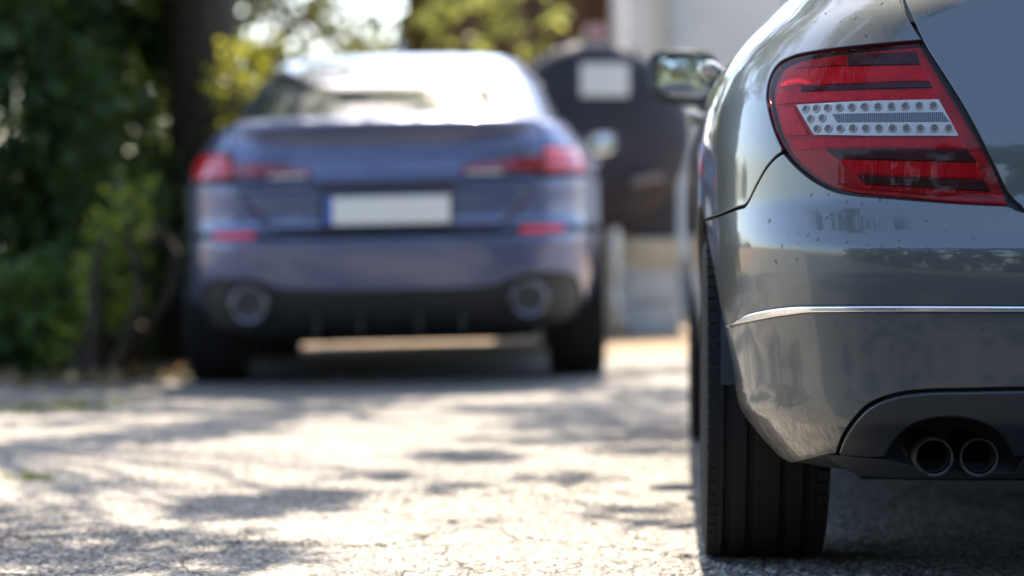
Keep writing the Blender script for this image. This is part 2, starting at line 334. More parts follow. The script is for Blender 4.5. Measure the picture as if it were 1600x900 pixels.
def ring(B,name,mt,z0,parent,off,z1=None,nu=220,hv=.02,skip=None,cap=True):
    v0=B.v(z0); v1=B.q[-1]-1e-5 if z1 is None else B.v(z1); vs_=np.linspace(v0,v1,max(3,int((v1-v0)/hv))); V=[];N=[];F=[]
    for v in vs_:
        sm=np.interp(v,B.q,B.S[:,-1]); s=np.linspace(-sm+1e-5,sm-1e-5,nu); V.append(B.at(s,np.full(nu,v))); N.append(B.normal(s,np.full(nu,v),.004))
    V=np.concatenate(V); N=np.concatenate(N); V=V+N*off
    for j in range(len(vs_)-1):
        for i in range(nu):
            f=(j*nu+i,j*nu+(i+1)%nu,(j+1)*nu+(i+1)%nu,(j+1)*nu+i)
            if skip is None or not skip(V[list(f)].mean(0)): F.append(f)
    if cap and z1 is None: F.append(tuple((len(vs_)-1)*nu+i for i in range(nu)))
    return mesh(name,V,F,mt,parent,normals=N)
def wheel(parent,x,y,r,w,steer=0,side=-1):
    root=bpy.data.objects.new('wheel',None); COL.objects.link(root); root.parent=parent; root.location=(x,y,r); root.rotation_euler=(0,0,steer)
    hw=w/2; pr=[(r*.66,-hw*.84),(r*.70,-hw*.93),(r*.80,-hw*1.0),(r*.90,-hw*.99),(r*.955,-hw*.93),(r*.985,-hw*.82)]
    g=[-.62,-.26,.26,.62]; tread=[]
    for c in g:
        for a,dr in((c-.075,0),(c-.06,-.007),(c+.06,-.007),(c+.075,0)): tread.append((r*(.998-.006*abs(a))+dr,hw*a))
    pr=pr+[(r*.993,-hw*.74)]+tread+[(r*.993,hw*.74)]+[(a,-b) for a,b in pr[::-1]]
    m=MB().lathe(pr,(0,0,0),'X',72)
    for k in range(72):                                           # shoulder blocks
        t=2*math.pi*k/72; rot=Matrix.Rotation(t,3,'X')
        for sg in(-1,1): m.box(rot@Vector((sg*hw*.86,0,r*.9815)),(hw*.16,.021,.007),rot)
    m.build('tyre',RUBBER,root,auto=25)
    m=MB().lathe([(r*.66,-hw*.80),(r*.685,-hw*.86),(r*.66,-hw*.7),(r*.60,-hw*.4),(r*.60,hw*.5),(r*.66,hw*.8)],(0,0,0),'X',48)
    for k in range(5):
        for d in(-.13,.13):
            t=2*math.pi*k/5+d; rot=Matrix.Rotation(t,3,'X'); m.box(rot@Vector((side*hw*.72,0,r*.37)),(.03,.030,r*.56),rot,.006)
    m.lathe([(.0,side*hw*.9),(.03,side*hw*.9),(.055,side*hw*.8),(.06,side*hw*.5)],(0,0,0),'X',24); m.build('rim',ALLOY,root)
    MB().lathe([(.05,-.012),(r*.47,-.012),(r*.47,.012),(.05,.012)],(side*hw*.15,0,0),'X',40).build('brake_disc',STEEL,root)
    return root
def mirror_unit(parent,side,c,size,body_mat,stem_to,yaw):
    root=bpy.data.objects.new('door_mirror',None); COL.objects.link(root); root.parent=parent; root.location=c; root.rotation_euler=(0,0,yaw)
    sx,sy,sz=size; V=[];F=[];nu,nv=40,20
    def sp(w,e): return math.copysign(abs(w)**e,w)
    for j in range(nv+1):
        ph=math.pi*j/nv                       # 0 = glass side (rear), pi = nose
        for i in range(nu):
            th=2*math.pi*i/nu; ex=.42
            rad=sp(math.sin(ph),.34 if ph<math.pi/2 else .75); yy=-math.cos(ph); yy=max(yy,-.34)
            px=sp(math.cos(th),ex)*rad; pz=sp(math.sin(th),ex)*rad
            taper=1-.16*(px*-side*-1>0)*abs(px)*.9
            V.append((px*sx,yy*sy,pz*sz*(1-.10*max(0,-px*side*-1))*taper+px*side*.012))
    for j in range(nv):
        for i in range(nu): F.append((j*nu+i,(j+1)*nu+i,(j+1)*nu+(i+1)%nu,j*nu+(i+1)%nu))
    mesh('housing',V,F,body_mat,root,auto=40)
    def plate(k,y): return [(sp(math.cos(2*math.pi*i/48),.45)*sx*k,y,sp(math.sin(2*math.pi*i/48),.45)*sz*k*(1-.12*max(0,math.cos(2*math.pi*i/48)*side))+math.cos(2*math.pi*i/48)*side*.01) for i in range(48)]
    y0=-.34*sy
    a=plate(.985,y0+.006); b=plate(.72,y0-.004); m=MB(); m.add(a+b,[(i,(i+1)%48,48+(i+1)%48,48+i) for i in range(48)]); m.build('mirror_rim',BLACK,root)
    m=MB(); rows_=[plate(k*.73,y0-.0035-(1-k*k)*.0045) for k in(1,.85,.7,.5,.3,.12)]; m.add([p for r_ in rows_ for p in r_],[(j*48+i,j*48+(i+1)%48,(j+1)*48+(i+1)%48,(j+1)*48+i) for j in range(5) for i in range(48)]+[tuple(5*48+i for i in range(48))]); g=m.build('mirror_glass',MIRROR,root,auto=None)
    g.rotation_euler=(R(2.2),0,0)
    q=Vector(stem_to)-Vector(c); q=Matrix.Rotation(-yaw,3,'Z')@q
    MB().tube([(-side*sx*.6,.01,-sz*.55),(q.x*.6,.015,-sz*.95),(q.x,q.y,q.z)],[.022,.026,.034],12).build('stem',BLACK,root)
    return root
def handle(parent,B,mt,Y,z,side,length=.20):
    pts=[];rad=[]
    for k,(t,o) in enumerate(((0,.004),(.06,.022),(.2,.036),(.5,.040),(.8,.036),(.94,.022),(1,.004))):
        s=side*B.s_of_y(Y+t*length,z); p=B.at(s,B.v(z))[0]; n=B.normal(np.array([s]),np.array([B.v(z)]))[0]; pts.append(p+n*o); rad.append(.0135 if 0<k<6 else .010)
    MB().tube(pts,rad,10).build('door_handle',mt,parent)
def arch_pts(B,yc,zc,r,a0,a1,side=-1,n=26):
    """wheel-arch curve: 0 degrees points to the tail, 90 up, 180 to the nose"""
    out=[]
    for a in np.linspace(R(a0),R(a1),n):
        Y,z=yc-r*math.cos(a),zc+r*math.sin(a); out.append((side*B.s_of_y(Y,z),z))
    return out
def ys(B,pts,side=-1,h=.12):
    """(Y, z) points along the flank -> (s, z), with points added in between"""
    out=[]
    for (y0,z0),(y1,z1) in zip(pts,pts[1:]):
        n=max(1,int(math.hypot(y1-y0,z1-z0)/h)); out+=[(side*B.s_of_y(y0+(y1-y0)*i/n,z0+(z1-z0)*i/n),z0+(z1-z0)*i/n) for i in range(n)]
    out.append((side*B.s_of_y(*pts[-1]),pts[-1][1])); return out
def common(root,B,mt,wheels,wr,ww,track,arch_r,zbelt,cabin_z,tint,doors,sides_glass,front_glass_z):
    """shell, cabin, doors, flank glass, nose, underside and wheels that every saloon here shares"""
    def inarch(p): return abs(p[0])>.45 and any((p[1]-y)**2+(p[2]-wr)**2<(arch_r+.012)**2 for y in wheels)
    ring(B,'inner_shell',GASKET,B.z[0]+.045,root,-.016,z1=zbelt+.02,skip=lambda p:inarch(p) or (p[1]<.22 and p[2]<.365 and abs(p[0])<.66))
    ring(B,'cabin',mt,cabin_z,root,-.006,hv=.015)
    yr,yf=wheels
    for sd in(-1,1):
        for (ya,yb,za) in doors:
            o=ys(B,[(ya,zbelt),(yb,zbelt-.02),(yb,.27),(ya,.27),(ya,zbelt)],sd,.06)
            if ya<yr+arch_r+.05:
                o=ys(B,[(ya,zbelt),(yb,zbelt-.01),(yb,.27),(yr+arch_r+.02,.27)],sd,.06)+arch_pts(B,yr,wr,arch_r+.012,172,157,sd,8)+ys(B,[(ya-.045,.60),(ya,.80),(ya,zbelt)],sd,.06)
            panel(B,'door',mt,o,root,h=.05)
        for g in sides_glass:
            panel(B,'window_seal',GASKET,ys(B,[(y,z) for y,z in g],sd,.05),root,off=-.002,h=.05)
            cy_=sum(p[0] for p in g)/len(g); cz=sum(p[1] for p in g)/len(g)
            panel(B,'side_window',tint,ys(B,[(cy_+(y-cy_)*.95,cz+(z-cz)*.90) for y,z in g],sd,.05),root,off=.0005,h=.05)
        yn=doors[-1][1]+.012
        o=ys(B,[(yn,zbelt-.03),(yn,.27),(yf-arch_r-.02,.27)],sd,.06)+arch_pts(B,yf,wr,arch_r,8,150,sd)+ys(B,[(yf+arch_r*.92,.52),(yf+.30,.70),(yf+.05,.80),(yf-.15,.86),(yn,zbelt-.03)],sd,.06)
        panel(B,'front_fender',mt,o,root,h=.05)
        # nose half and bonnet half meet on the centre line
    def half(z0,z1,y0,sd):
        vz=np.linspace(z0,z1,8); a=[(sd*B.s_of_y(y0(z),z),z) for z in vz]; b=[(sd*(float(np.interp(z,B.z,B.S[:,-1]))-1e-3),z) for z in vz[::-1]]; return a+b
    panel(B,'front_bumper',mt,[half(.24,.66,lambda z:yf+arch_r+.03,sd) for sd in(-1,1)],root,h=.05)
    panel(B,'bonnet',mt,[half(.70,zbelt-.04,lambda z:yf+.33-(z-.70)*2.6,sd) for sd in(-1,1)],root,h=.05)
    for sd in(-1,1): panel(B,'headlamp',lens_mat('headlamp_lens',(.8,.82,.85)),half(.60,.69,lambda z:yf+arch_r+.10,sd)[:8]+[(sd*B.s_of_y(B.front[int(np.searchsorted(B.z,.64))]-.03,.64),.65)],root,off=.006,h=.05)
    z0,z1=front_glass_z
    panel(B,'windscreen',tint,[[(sd*(float(np.interp(z,B.z,B.S[:,-1]))-1e-3),z) for z in np.linspace(z0,z1,8)]+[(sd*(float(np.interp(z,B.z,B.S[:,-1]))-w),z) for z,w in zip(np.linspace(z1,z0,8),np.linspace(.42,.55,8))] for sd in(-1,1)],root,off=-.001,h=.05)
    m=MB(); m.box((0,(yr+yf)/2,.195),(1.05,yf-yr+.5,.05),bev=.02); m.box((0,yr-.1,.26),(1.24,.5,.16),bev=.03); m.box((0,yr-.33,.36),(1.3,.04,.3)); m.tube([(-.62,yr,wr),(.62,yr,wr)],.05,10)
    for sd in(-1,1): m.box((sd*.70,(yr+yf)/2,.215),(.16,yf-yr-2*arch_r-.06,.05),bev=.015)
    m.build('underbody',BLACK,root)
    for y in wheels:
        for sd in(-1,1):
            w=wheel(root,sd*(track-ww/2),y,wr,ww,side=sd)
            lv=[(sd*xx,y-(arch_r-.004)*math.cos(t),wr+(arch_r-.004)*math.sin(t)) for t in np.linspace(R(6),R(198),40) for xx in(.50,track-.03)]; mesh('wheel_liner',lv,[(2*i,2*i+1,2*i+3,2*i+2) for i in range(39)],GASKET,root)
# ------------------------------------------------------------------ near car: grey saloon, tail lamp in focus
GREY=paint('grey_metallic_paint',(.088,.096,.100),.70,.37,dirt=1.)
NB=Body([(.16,.30,4.30,.70,5,8),(.20,.13,4.42,.77,5,8),(.235,.070,4.50,.800,5,8),(.295,.036,4.56,.838,5,8.2),(.315,.026,4.56,.849,5,8.2),(.40,.016,4.58,.862,5,8.2),(.50,.004,4.59,.874,5,8.2),
(.56,.000,4.59,.879,5,8.2),(.60,.001,4.59,.882,5,8.2),(.618,.008,4.58,.883,5,8.2),(.65,.030,4.56,.885,5,8.2),(.68,.048,4.52,.886,5,8.2),
(.76,.056,4.40,.885,5,8.2),(.85,.078,4.05,.876,5,8.2),(.91,.100,3.75,.860,4.8,8),(.96,.120,3.45,.832,4.6,8),(1.0,.134,3.34,.800,4.4,8),(1.035,.150,3.28,.768,4.2,8),
(1.062,.175,3.25,.745,4.2,7.8),(1.082,.26,3.23,.728,4.2,7.5),(1.096,.52,3.22,.718,4.2,7),(1.11,.80,3.20,.708,4.2,7),(1.20,1.06,3.04,.665,4.2,6),(1.30,1.34,2.90,.605,4.2,5.5),
(1.375,1.68,2.72,.535,4,5),(1.415,1.98,2.56,.42,3.6,4.5),(1.435,2.15,2.44,.22,3,4),(1.44,2.24,2.36,.05,2.5,3)],2.3)
near=thing('parked_car','grey saloon car in sharp focus, its red tail lamp beside twin exhaust pipes','car',(1.193,3.936,0),(0,0,R(-3.6)))
WY,WZ,AR=.80,.315,.368
common(near,NB,GREY,(WY,3.56),WZ,.235,.875,AR,.985,.985,GLASS,[(1.275,2.215,0),(2.227,3.19,0)],
  [[(1.0,1.058),(1.25,1.025),(2.18,1.005),(2.18,1.30),(1.95,1.325),(1.55,1.27),(1.25,1.17)],[(2.22,1.005),(2.95,.998),(2.62,1.28),(2.22,1.325)]],(1.0,1.34))
LAMP=curve([(-.388,.676),(-.464,.679),(-.5675,.687),(-.656,.6965),(-.703,.7125),(-.744,.737),(-.777,.765),(-.805,.80),(-.824,.835),(-.8365,.8685),(-.834,.898),(-.812,.9196),(-.7685,.9304)])[:-1]+curve([(-.7685,.9304),(-.697,.9358),(-.633,.9385),(-.5252,.9438)])+curve([(-.5252,.9438),(-.482,.862),(-.4222,.7542),(-.388,.676)])[1:-1]
BTOP=curve([(-.792,.7595),(-.808,.7526),(-.835,.735),(-.868,.7055),(-.906,.6746),(-.952,.668),(-1.09,.656),(-NB.s_of_y(WY-AR*math.cos(R(66)),.649),.649)])
ARCH=arch_pts(NB,WY,WZ,AR,66,-4)
half=curve([(-.02,.655),(-.2,.656),(-.350,.659),(-.384,.6685)])+curve([(-.392,.6705),(-.465,.674),(-.568,.682),(-.658,.691),(-.707,.708),(-.749,.733),(-.785,.7605)])+BTOP+ARCH[1:]+curve([(ARCH[-1][0]+.012,.283),(-.95,.254),(-.89,.226),(-.845,.221),(-.80,.228),(-.71,.249),(-.688,.253)])+curve([(-.684,.257),(-.667,.289),(-.642,.3225),(-.614,.347),(-.570,.364),(-.517,.371),(-.445,.3736),(-.364,.376),(-.02,.378)])
panel(NB,'rear_bumper',GREY,half+mirror_s(half),near,h=.012,depth=.02)
for sd in(-1,1):
    f=(lambda o:o) if sd<0 else mirror_s
    q=curve([(-.5215,.9495),(-.546,.992),(-.562,1.03),(-.570,1.062),(-.565,1.108)])+[(-.62,1.109),(-.72,1.108)]+ys(NB,[(.97,1.104),(.98,1.085),(1.0,1.051),(1.25,1.018),(1.262,.99),(1.27,.8),(1.22,.6),(1.142,.45)],-1,.05)+arch_pts(NB,WY,WZ,AR,158,67.2)[1:]+[(s,z+.0045) for s,z in BTOP[::-1]]+curve([(-.790,.770),(-.811,.800),(-.830,.834),(-.8425,.868),(-.840,.900),(-.8165,.9245),(-.770,.9358)])+curve([(-.697,.941),(-.633,.944),(-.526,.9495)])
    panel(NB,'quarter_panel',GREY,f(q),near,h=.014)
    lamp=panel(NB,'tail_lamp',simple('lamp_red_base',(.52,.006,.012),.35,spec=.15,nscale=30,amt=.3),f(LAMP),near,off=-.013,depth=.010,h=.02)
    def lp(name,mt,o,off=-.0095,h=.02,depth=.003): return panel(NB,name,mt,f(o),lamp,off=off,depth=depth,h=h,bev=.001)
    if sd<0 or 'RED_BAR' not in globals():
        RED_BAR=simple('lamp_bright_red',(.92,.010,.022),.22,spec=.15,nscale=55,amt=.22); RED_DIM=simple('lamp_mid_red',(.55,.008,.018),.3,spec=.15,nscale=70,amt=.3); DARK_BAR=simple('lamp_dark_bar',(.060,.006,.009),.3,spec=.15,nscale=45,amt=.5)
        LED_W=simple('led_carrier',(.92,.90,.85),.35,nscale=90,amt=.06); LED_RING=simple('led_ring',(.74,.72,.68),.2,0); LED_MID=simple('led_die',(.26,.22,.18),.3); PRISM,t_,b_=mat('prism_window')
        wv=node(t_,'ShaderNodeTexWave',bands_direction='X'); tc_=node(t_,'ShaderNodeTexCoord'); t_.links.new(tc_.outputs['Object'],wv.inputs[0]); wv.inputs['Scale'].default_value=95
        t_.links.new(ramp(t_,wv.outputs['Fac'],[(.2,(.05,.06,.075)),(.8,(.30,.32,.34))]),b_.inputs['Base Color']); b_.inputs['Roughness'].default_value=.2; LENS=lens_mat('lamp_lens',(1,.97,.97),1.42)
    if sd<0:
        for mt_ in (RED_BAR,RED_DIM):                              # moulded ribs in the red optics
            t_=mt_.node_tree; w2=node(t_,'ShaderNodeTexWave',bands_direction='X'); w2.inputs['Scale'].default_value=60; w2.inputs['Distortion'].default_value=.4; t_.links.new(t_.nodes['tc'].outputs['Object'],w2.inputs[0]); bump(t_,t_.nodes['Principled BSDF'],w2.outputs['Fac'],.5,.004)
    for o in ([(-.797,.914),(-.645,.912),(-.524,.910),(-.513,.884),(-.644,.883),(-.816,.885)],[(-.821,.872),(-.642,.868),(-.506,.867),(-.499,.851),(-.642,.851),(-.768,.852),(-.824,.851)],[(-.820,.846),(-.772,.845),(-.736,.794),(-.790,.794)],
              [(-.775,.786),(-.622,.786),(-.464,.785),(-.453,.767),(-.568,.769),(-.699,.771),(-.750,.768)],[(-.676,.749),(-.568,.746),(-.436,.741),(-.425,.716),(-.536,.720),(-.641,.727)]): lp('red_bar',RED_BAR,o)
    for o in ([(-.679,.711),(-.627,.707),(-.515,.699),(-.411,.694),(-.407,.686),(-.516,.691),(-.644,.702)],[(-.765,.922),(-.662,.929),(-.660,.916),(-.783,.916)]): lp('dim_bar',RED_DIM,o)
    for o in ([(-.657,.9335),(-.532,.9345),(-.5265,.9125),(-.655,.914)],[(-.755,.8815),(-.511,.8815),(-.5075,.8715),(-.755,.8735)],[(-.699,.7685),(-.452,.7645),(-.438,.7435),(-.676,.7515)],[(-.638,.7235),(-.424,.713),(-.4145,.6955),(-.625,.7085)]): lp('dark_bar',DARK_BAR,o,off=-.0085)
    strip=lp('led_strip',LED_W,[(-.764,.8475),(-.640,.8495),(-.497,.8500),(-.4655,.7875),(-.60,.789),(-.722,.7935)],off=-.0075)
    lp('prism_window',PRISM,[(-.684,.8285),(-.588,.828),(-.491,.828),(-.480,.811),(-.577,.812),(-.674,.813)],off=-.0068,depth=.001)
    leds=[(-.739+.0233*i,.8385) for i in range(11)]+[(-.728,.821),(-.703,.8215)]+[(-.714+.0232*i,.8035-.00033*i) for i in range(11)]
    for s,z in leds:
        s=s if sd<0 else -s; p=NB.at(s,NB.v(z))[0]; nrm=Vector(NB.normal(np.array([s]),np.array([NB.v(z)]))[0]); c=Vector(p)+nrm*-.0068
        rot=nrm.to_track_quat('Z','Y').to_matrix(); prof=[(.0072,0),(.0072,.0020),(.0058,.0024),(.0050,.0008),(.0036,.0012),(.002,.0020),(0,.0023)]; mb=MB(); n=18; V=[c+rot@Vector((r*math.cos(2*math.pi*k/n),r*math.sin(2*math.pi*k/n),a)) for r,a in prof for k in range(n)]
        F=[(j*n+k,j*n+(k+1)%n,(j+1)*n+(k+1)%n,(j+1)*n+k) for j in range(len(prof)-1) for k in range(n)]; mb.add(V,F); mb.M=[0 if i//n<3 else 1 for i in range(len(F))]
        mb.build('led',[LED_RING,LED_MID],lamp)
    lp('lens',LENS,LAMP,off=-.001,depth=.006,h=.012)
    # twin exhaust pipes in their cut-out
    for x in(-.507,-.434):
        x=x*-sd; MB().lathe([(.0255,.20),(.0262,.006),(.0275,.0),(.0315,-.001),(.0328,.006),(.0322,.05),(.030,.25)],(x,.044,.2600),'Y',40).build('exhaust_pipe',simple('pipe_metal',(.045,.042,.04),.4,1,nscale=50,amt=.4),near)
        MB().lathe([(.0,.16),(.0258,.16),(.0258,.012)],(x,.044,.2600),'Y',32).build('exhaust_bore',PIPE_IN,near)
    handle(near,NB,GREY,1.36,.972,sd,.2); handle(near,NB,GREY,2.36,.922,sd,.2)
    mirror_unit(near,sd,(sd*.895,2.76,1.055),(.100,.115,.076),simple('mirror_shell',(.045,.05,.06),.3,coat=.6),(sd*.80,2.80,.985),R(4)*sd)
lid=curve([(-.02,.661),(-.2,.662),(-.345,.6645),(-.366,.671),(-.388,.694),(-.413,.746),(-.4475,.819),(-.481,.881),(-.5135,.9385),(-.537,.992),(-.553,1.03),(-.560,1.062),(-.556,1.108)])+[(-.4,1.109),(-.02,1.1095)]
panel(NB,'boot_lid',GREY,lid+mirror_s(lid),near,h=.014)
s_top=[(-.02,.5085)]+curve([(-.376,.5085),(-.572,.508),(-.709,.5055),(-.7835,.5015),(-.876,.4915),(-.952,.480),(-1.02,.4665)]); s_low=curve([(-1.045,.459),(-.919,.4715),(-.7835,.488),(-.684,.4955),(-.377,.4978)])+[(-.02,.498)]
st=s_top+s_low; gr=[(s,z+.0018) for s,z in s_top]+[(s,z-.0014) for s,z in s_low]
panel(NB,'strip_groove',GASKET,gr+mirror_s(gr),near,off=.001,depth=.004,h=.012,bev=.0006)
panel(NB,'chrome_strip',CHROME,st+mirror_s(st),near,off=.0065,depth=.006,h=.012,bev=.0035)
DIFF=simple('diffuser_plastic',(.014,.014,.015),.38,nscale=300,amt=.15)
df=[(-.02,.262),(-.375,.262)]+curve([(-.380,.270),(-.400,.297),(-.432,.317),(-.4847,.325),(-.539,.313),(-.571,.284),(-.586,.256)])+[(-.60,.253),(-.672,.252)]+curve([(-.677,.258),(-.660,.289),(-.636,.320),(-.609,.343),(-.567,.3595),(-.516,.3665),(-.445,.369),(-.364,.3715)])+[(-.02,.3735)]
panel(NB,'diffuser',DIFF,df+mirror_s(df),near,off=.005,depth=.03,h=.014,bev=.006)
vl=[(-.02,.216),(-.36,.216),(-.566,.209),(-.640,.208),(-.70,.232),(-.715,.246),(-.672,.2465),(-.60,.2455),(-.5,.226),(-.37,.226),(-.36,.2545),(-.02,.2555)]
panel(NB,'valance',BLACK,vl+mirror_s(vl),near,off=-.004,depth=.02,h=.02,bev=.003)
# rain drops left on the paint
WATER,t_,b_=mat('rain_water'); b_.inputs['Transmission Weight'].default_value=1; b_.inputs['IOR'].default_value=1.33; b_.inputs['Roughness'].default_value=.02
drops=[(-.721,.691),(-.687,.690),(-.654,.678),(-.627,.675),(-.595,.680),(-.583,.677),(-.693,.652),(-.665,.644),(-.755,.626),(-.733,.624),(-.713,.616),(-.657,.612),(-.621,.606),(-.597,.606),(-.568,.601),(-.536,.590),(-.555,.561),(-.448,.617),(-.478,.593),(-.760,.582),(-.815,.578),(-.797,.604),(-.675,.990),(-.644,.996),(-.618,.964),(-.595,1.019),(-.720,1.008),(-.629,.430),(-.432,.470),(-.828,.647)]
rd=random.Random(5); drops+=[(-rd.uniform(.36,.80),rd.choice([rd.uniform(.60,.68),rd.uniform(.96,1.03)])) for _ in range(40)]
mb=MB()
for i,(s,z) in enumerate(drops):
    if s>-.53 and z>.67: continue
    p=NB.at(s,NB.v(z))[0]; nrm=Vector(NB.normal(np.array([s]),np.array([NB.v(z)]))[0]); rot=nrm.to_track_quat('Z','Y').to_matrix(); r=rd.uniform(.0016,.0030) if i<30 else rd.uniform(.0007,.0016); n=10; ex=rd.uniform(1,1.7); an=rd.uniform(0,3)
    V=[]
    for a in(0,.35,.7,1.05,1.35):
        for k in range(n):
            w=2*math.pi*k/n; x,y=r*math.cos(a)*math.cos(w)*ex,r*math.cos(a)*math.sin(w); V.append(Vector(p)+rot@Vector((x*math.cos(an)-y*math.sin(an),x*math.sin(an)+y*math.cos(an),r*.55*math.sin(a)+.0001)))
    F=[(j*n+k,j*n+(k+1)%n,(j+1)*n+(k+1)%n,(j+1)*n+k) for j in range(4) for k in range(n)]+[tuple(4*n+k for k in range(n))]; mb.add(V,F)
tag(mb.build('water_drops',WATER,near,auto=None),kind='stuff')
# ------------------------------------------------------------------ far car: blue saloon with twin round tailpipes
BLUE=paint('slate_blue_paint',(.098,.110,.200),.55,.36)
FB=Body([(.17,.40,4.20,.72,5,8),(.21,.22,4.32,.78,5,8),(.25,.10,4.40,.83,5,8),(.33,.040,4.46,.868,5,8),(.42,.015,4.50,.885,5,8),(.52,.004,4.52,.897,5,8),
(.60,.000,4.52,.903,5,8),(.628,.006,4.51,.905,5,8),(.65,.032,4.50,.905,5,8),(.72,.046,4.46,.906,5,8),(.80,.044,4.36,.906,5,8),(.84,.040,4.25,.904,5,8),(.88,.052,4.10,.898,4.9,8),
(.94,.068,3.85,.880,4.8,8),(.99,.082,3.60,.850,4.6,8),(1.04,.076,3.42,.812,4.5,8),(1.07,.058,3.34,.788,4.4,8),(1.088,.060,3.30,.772,4.3,8),(1.100,.090,3.27,.760,4.3,8),(1.112,.22,3.24,.748,4.2,7.5),(1.135,.50,3.20,.735,4.2,7),
(1.20,.615,3.12,.715,4.2,6),(1.29,.770,3.0,.680,4.2,5.5),(1.37,.950,2.87,.632,4.1,5),(1.44,1.18,2.72,.575,3.8,4.6),(1.475,1.45,2.58,.45,3.4,4.2),(1.495,1.70,2.45,.24,3,4),(1.50,1.9,2.25,.06,2.5,3)],2.1)
far=thing('parked_car','slate blue car ahead with blank white number plate and round tailpipes','car',(-.497,10.05,0),(0,R(-1.3),0))
FW,FZ,FA=.775,.325,.375
common(far,FB,BLUE,(FW,3.445),FZ,.245,.905,FA,1.0,1.0,GLASS,[(1.25,2.10,0),(2.112,3.05,0)],
  [[(.95,1.13),(1.25,1.06),(2.06,1.03),(2.06,1.36),(1.7,1.375),(1.35,1.31),(1.1,1.20)],[(2.10,1.03),(2.86,1.02),(2.5,1.30),(2.10,1.36)]],(1.02,1.39))
def both(f): return [f(-1),f(1)]
# lower bumper, upper bumper with the plate field, lid
ARC=arch_pts(FB,FW,FZ,FA,52,-2)
lo=[(-.02,.612),(-.50,.612)]+curve([(-.52,.616),(-.62,.619),(-.80,.622)])+ys(FB,[(.40,.618),(.545,.620)])+ARC[1:]+curve([(ARC[-1][0]+.02,.30),(-.90,.38),(-.84,.43),(-.74,.462),(-.56,.458),(-.45,.418),(-.30,.405),(-.02,.402)])
panel(FB,'rear_bumper',BLUE,lo+mirror_s(lo),far,h=.03)  # black gap above it stands in for the shade under the ledge
up=[(-.02,.640),(-.47,.640),(-.53,.647),(-.80,.652)]+ys(FB,[(.40,.648),(.52,.650)])+arch_pts(FB,FW,FZ,FA,60,96)+ys(FB,[(.78,.80),(.60,.845),(.40,.852)])+[(-.86,.852),(-.60,.846),(-.30,.846),(-.28,.822),(-.02,.820)]
panel(FB,'bumper_top',BLUE,up+mirror_s(up),far,h=.03)
pf=[(-.02,.655),(-.455,.655),(-.48,.668),(-.590,.800),(-.575,.808),(-.02,.806)]
pg=[(-.02,.648),(-.46,.648),(-.495,.664),(-.615,.806),(-.595,.818),(-.02,.816)]; panel(FB,'plate_backing',GASKET,pg+mirror_s(pg),far,off=.003,depth=.008,h=.03)  # black backing, shows as a dark edge round the plate field
panel(FB,'plate_field',BLUE,pf+mirror_s(pf),far,off=.020,depth=.026,h=.03,bev=.014)
ld=[(-.02,.846),(-.29,.846),(-.31,.866),(-.60,.868),(-.63,.90),(-.655,.975),(-.665,1.04),(-.66,1.09),(-.645,1.112),(-.63,1.133),(-.02,1.134)]
panel(FB,'boot_lid',BLUE,ld+mirror_s(ld),far,h=.02,bev=.004)
sp=[(-.02,1.072),(-.60,1.066),(-.655,1.078),(-.66,1.10),(-.60,1.106),(-.02,1.108)]
panel(FB,'lip_spoiler',BLUE,sp+mirror_s(sp),far,off=.014,depth=.016,h=.02,bev=.010)
TAIL=simple('tail_lens_red',(.50,.012,.016),.12,nscale=12,amt=.35,coat=1); TAIL_IN=simple('tail_lens_dark_red',(.22,.008,.014),.12,nscale=14,amt=.3,coat=1); PALE=simple('reverse_lens',(.75,.70,.68),.2,coat=1); REFL=simple('reflector_red',(.75,.02,.03),.25,nscale=90,amt=.2)
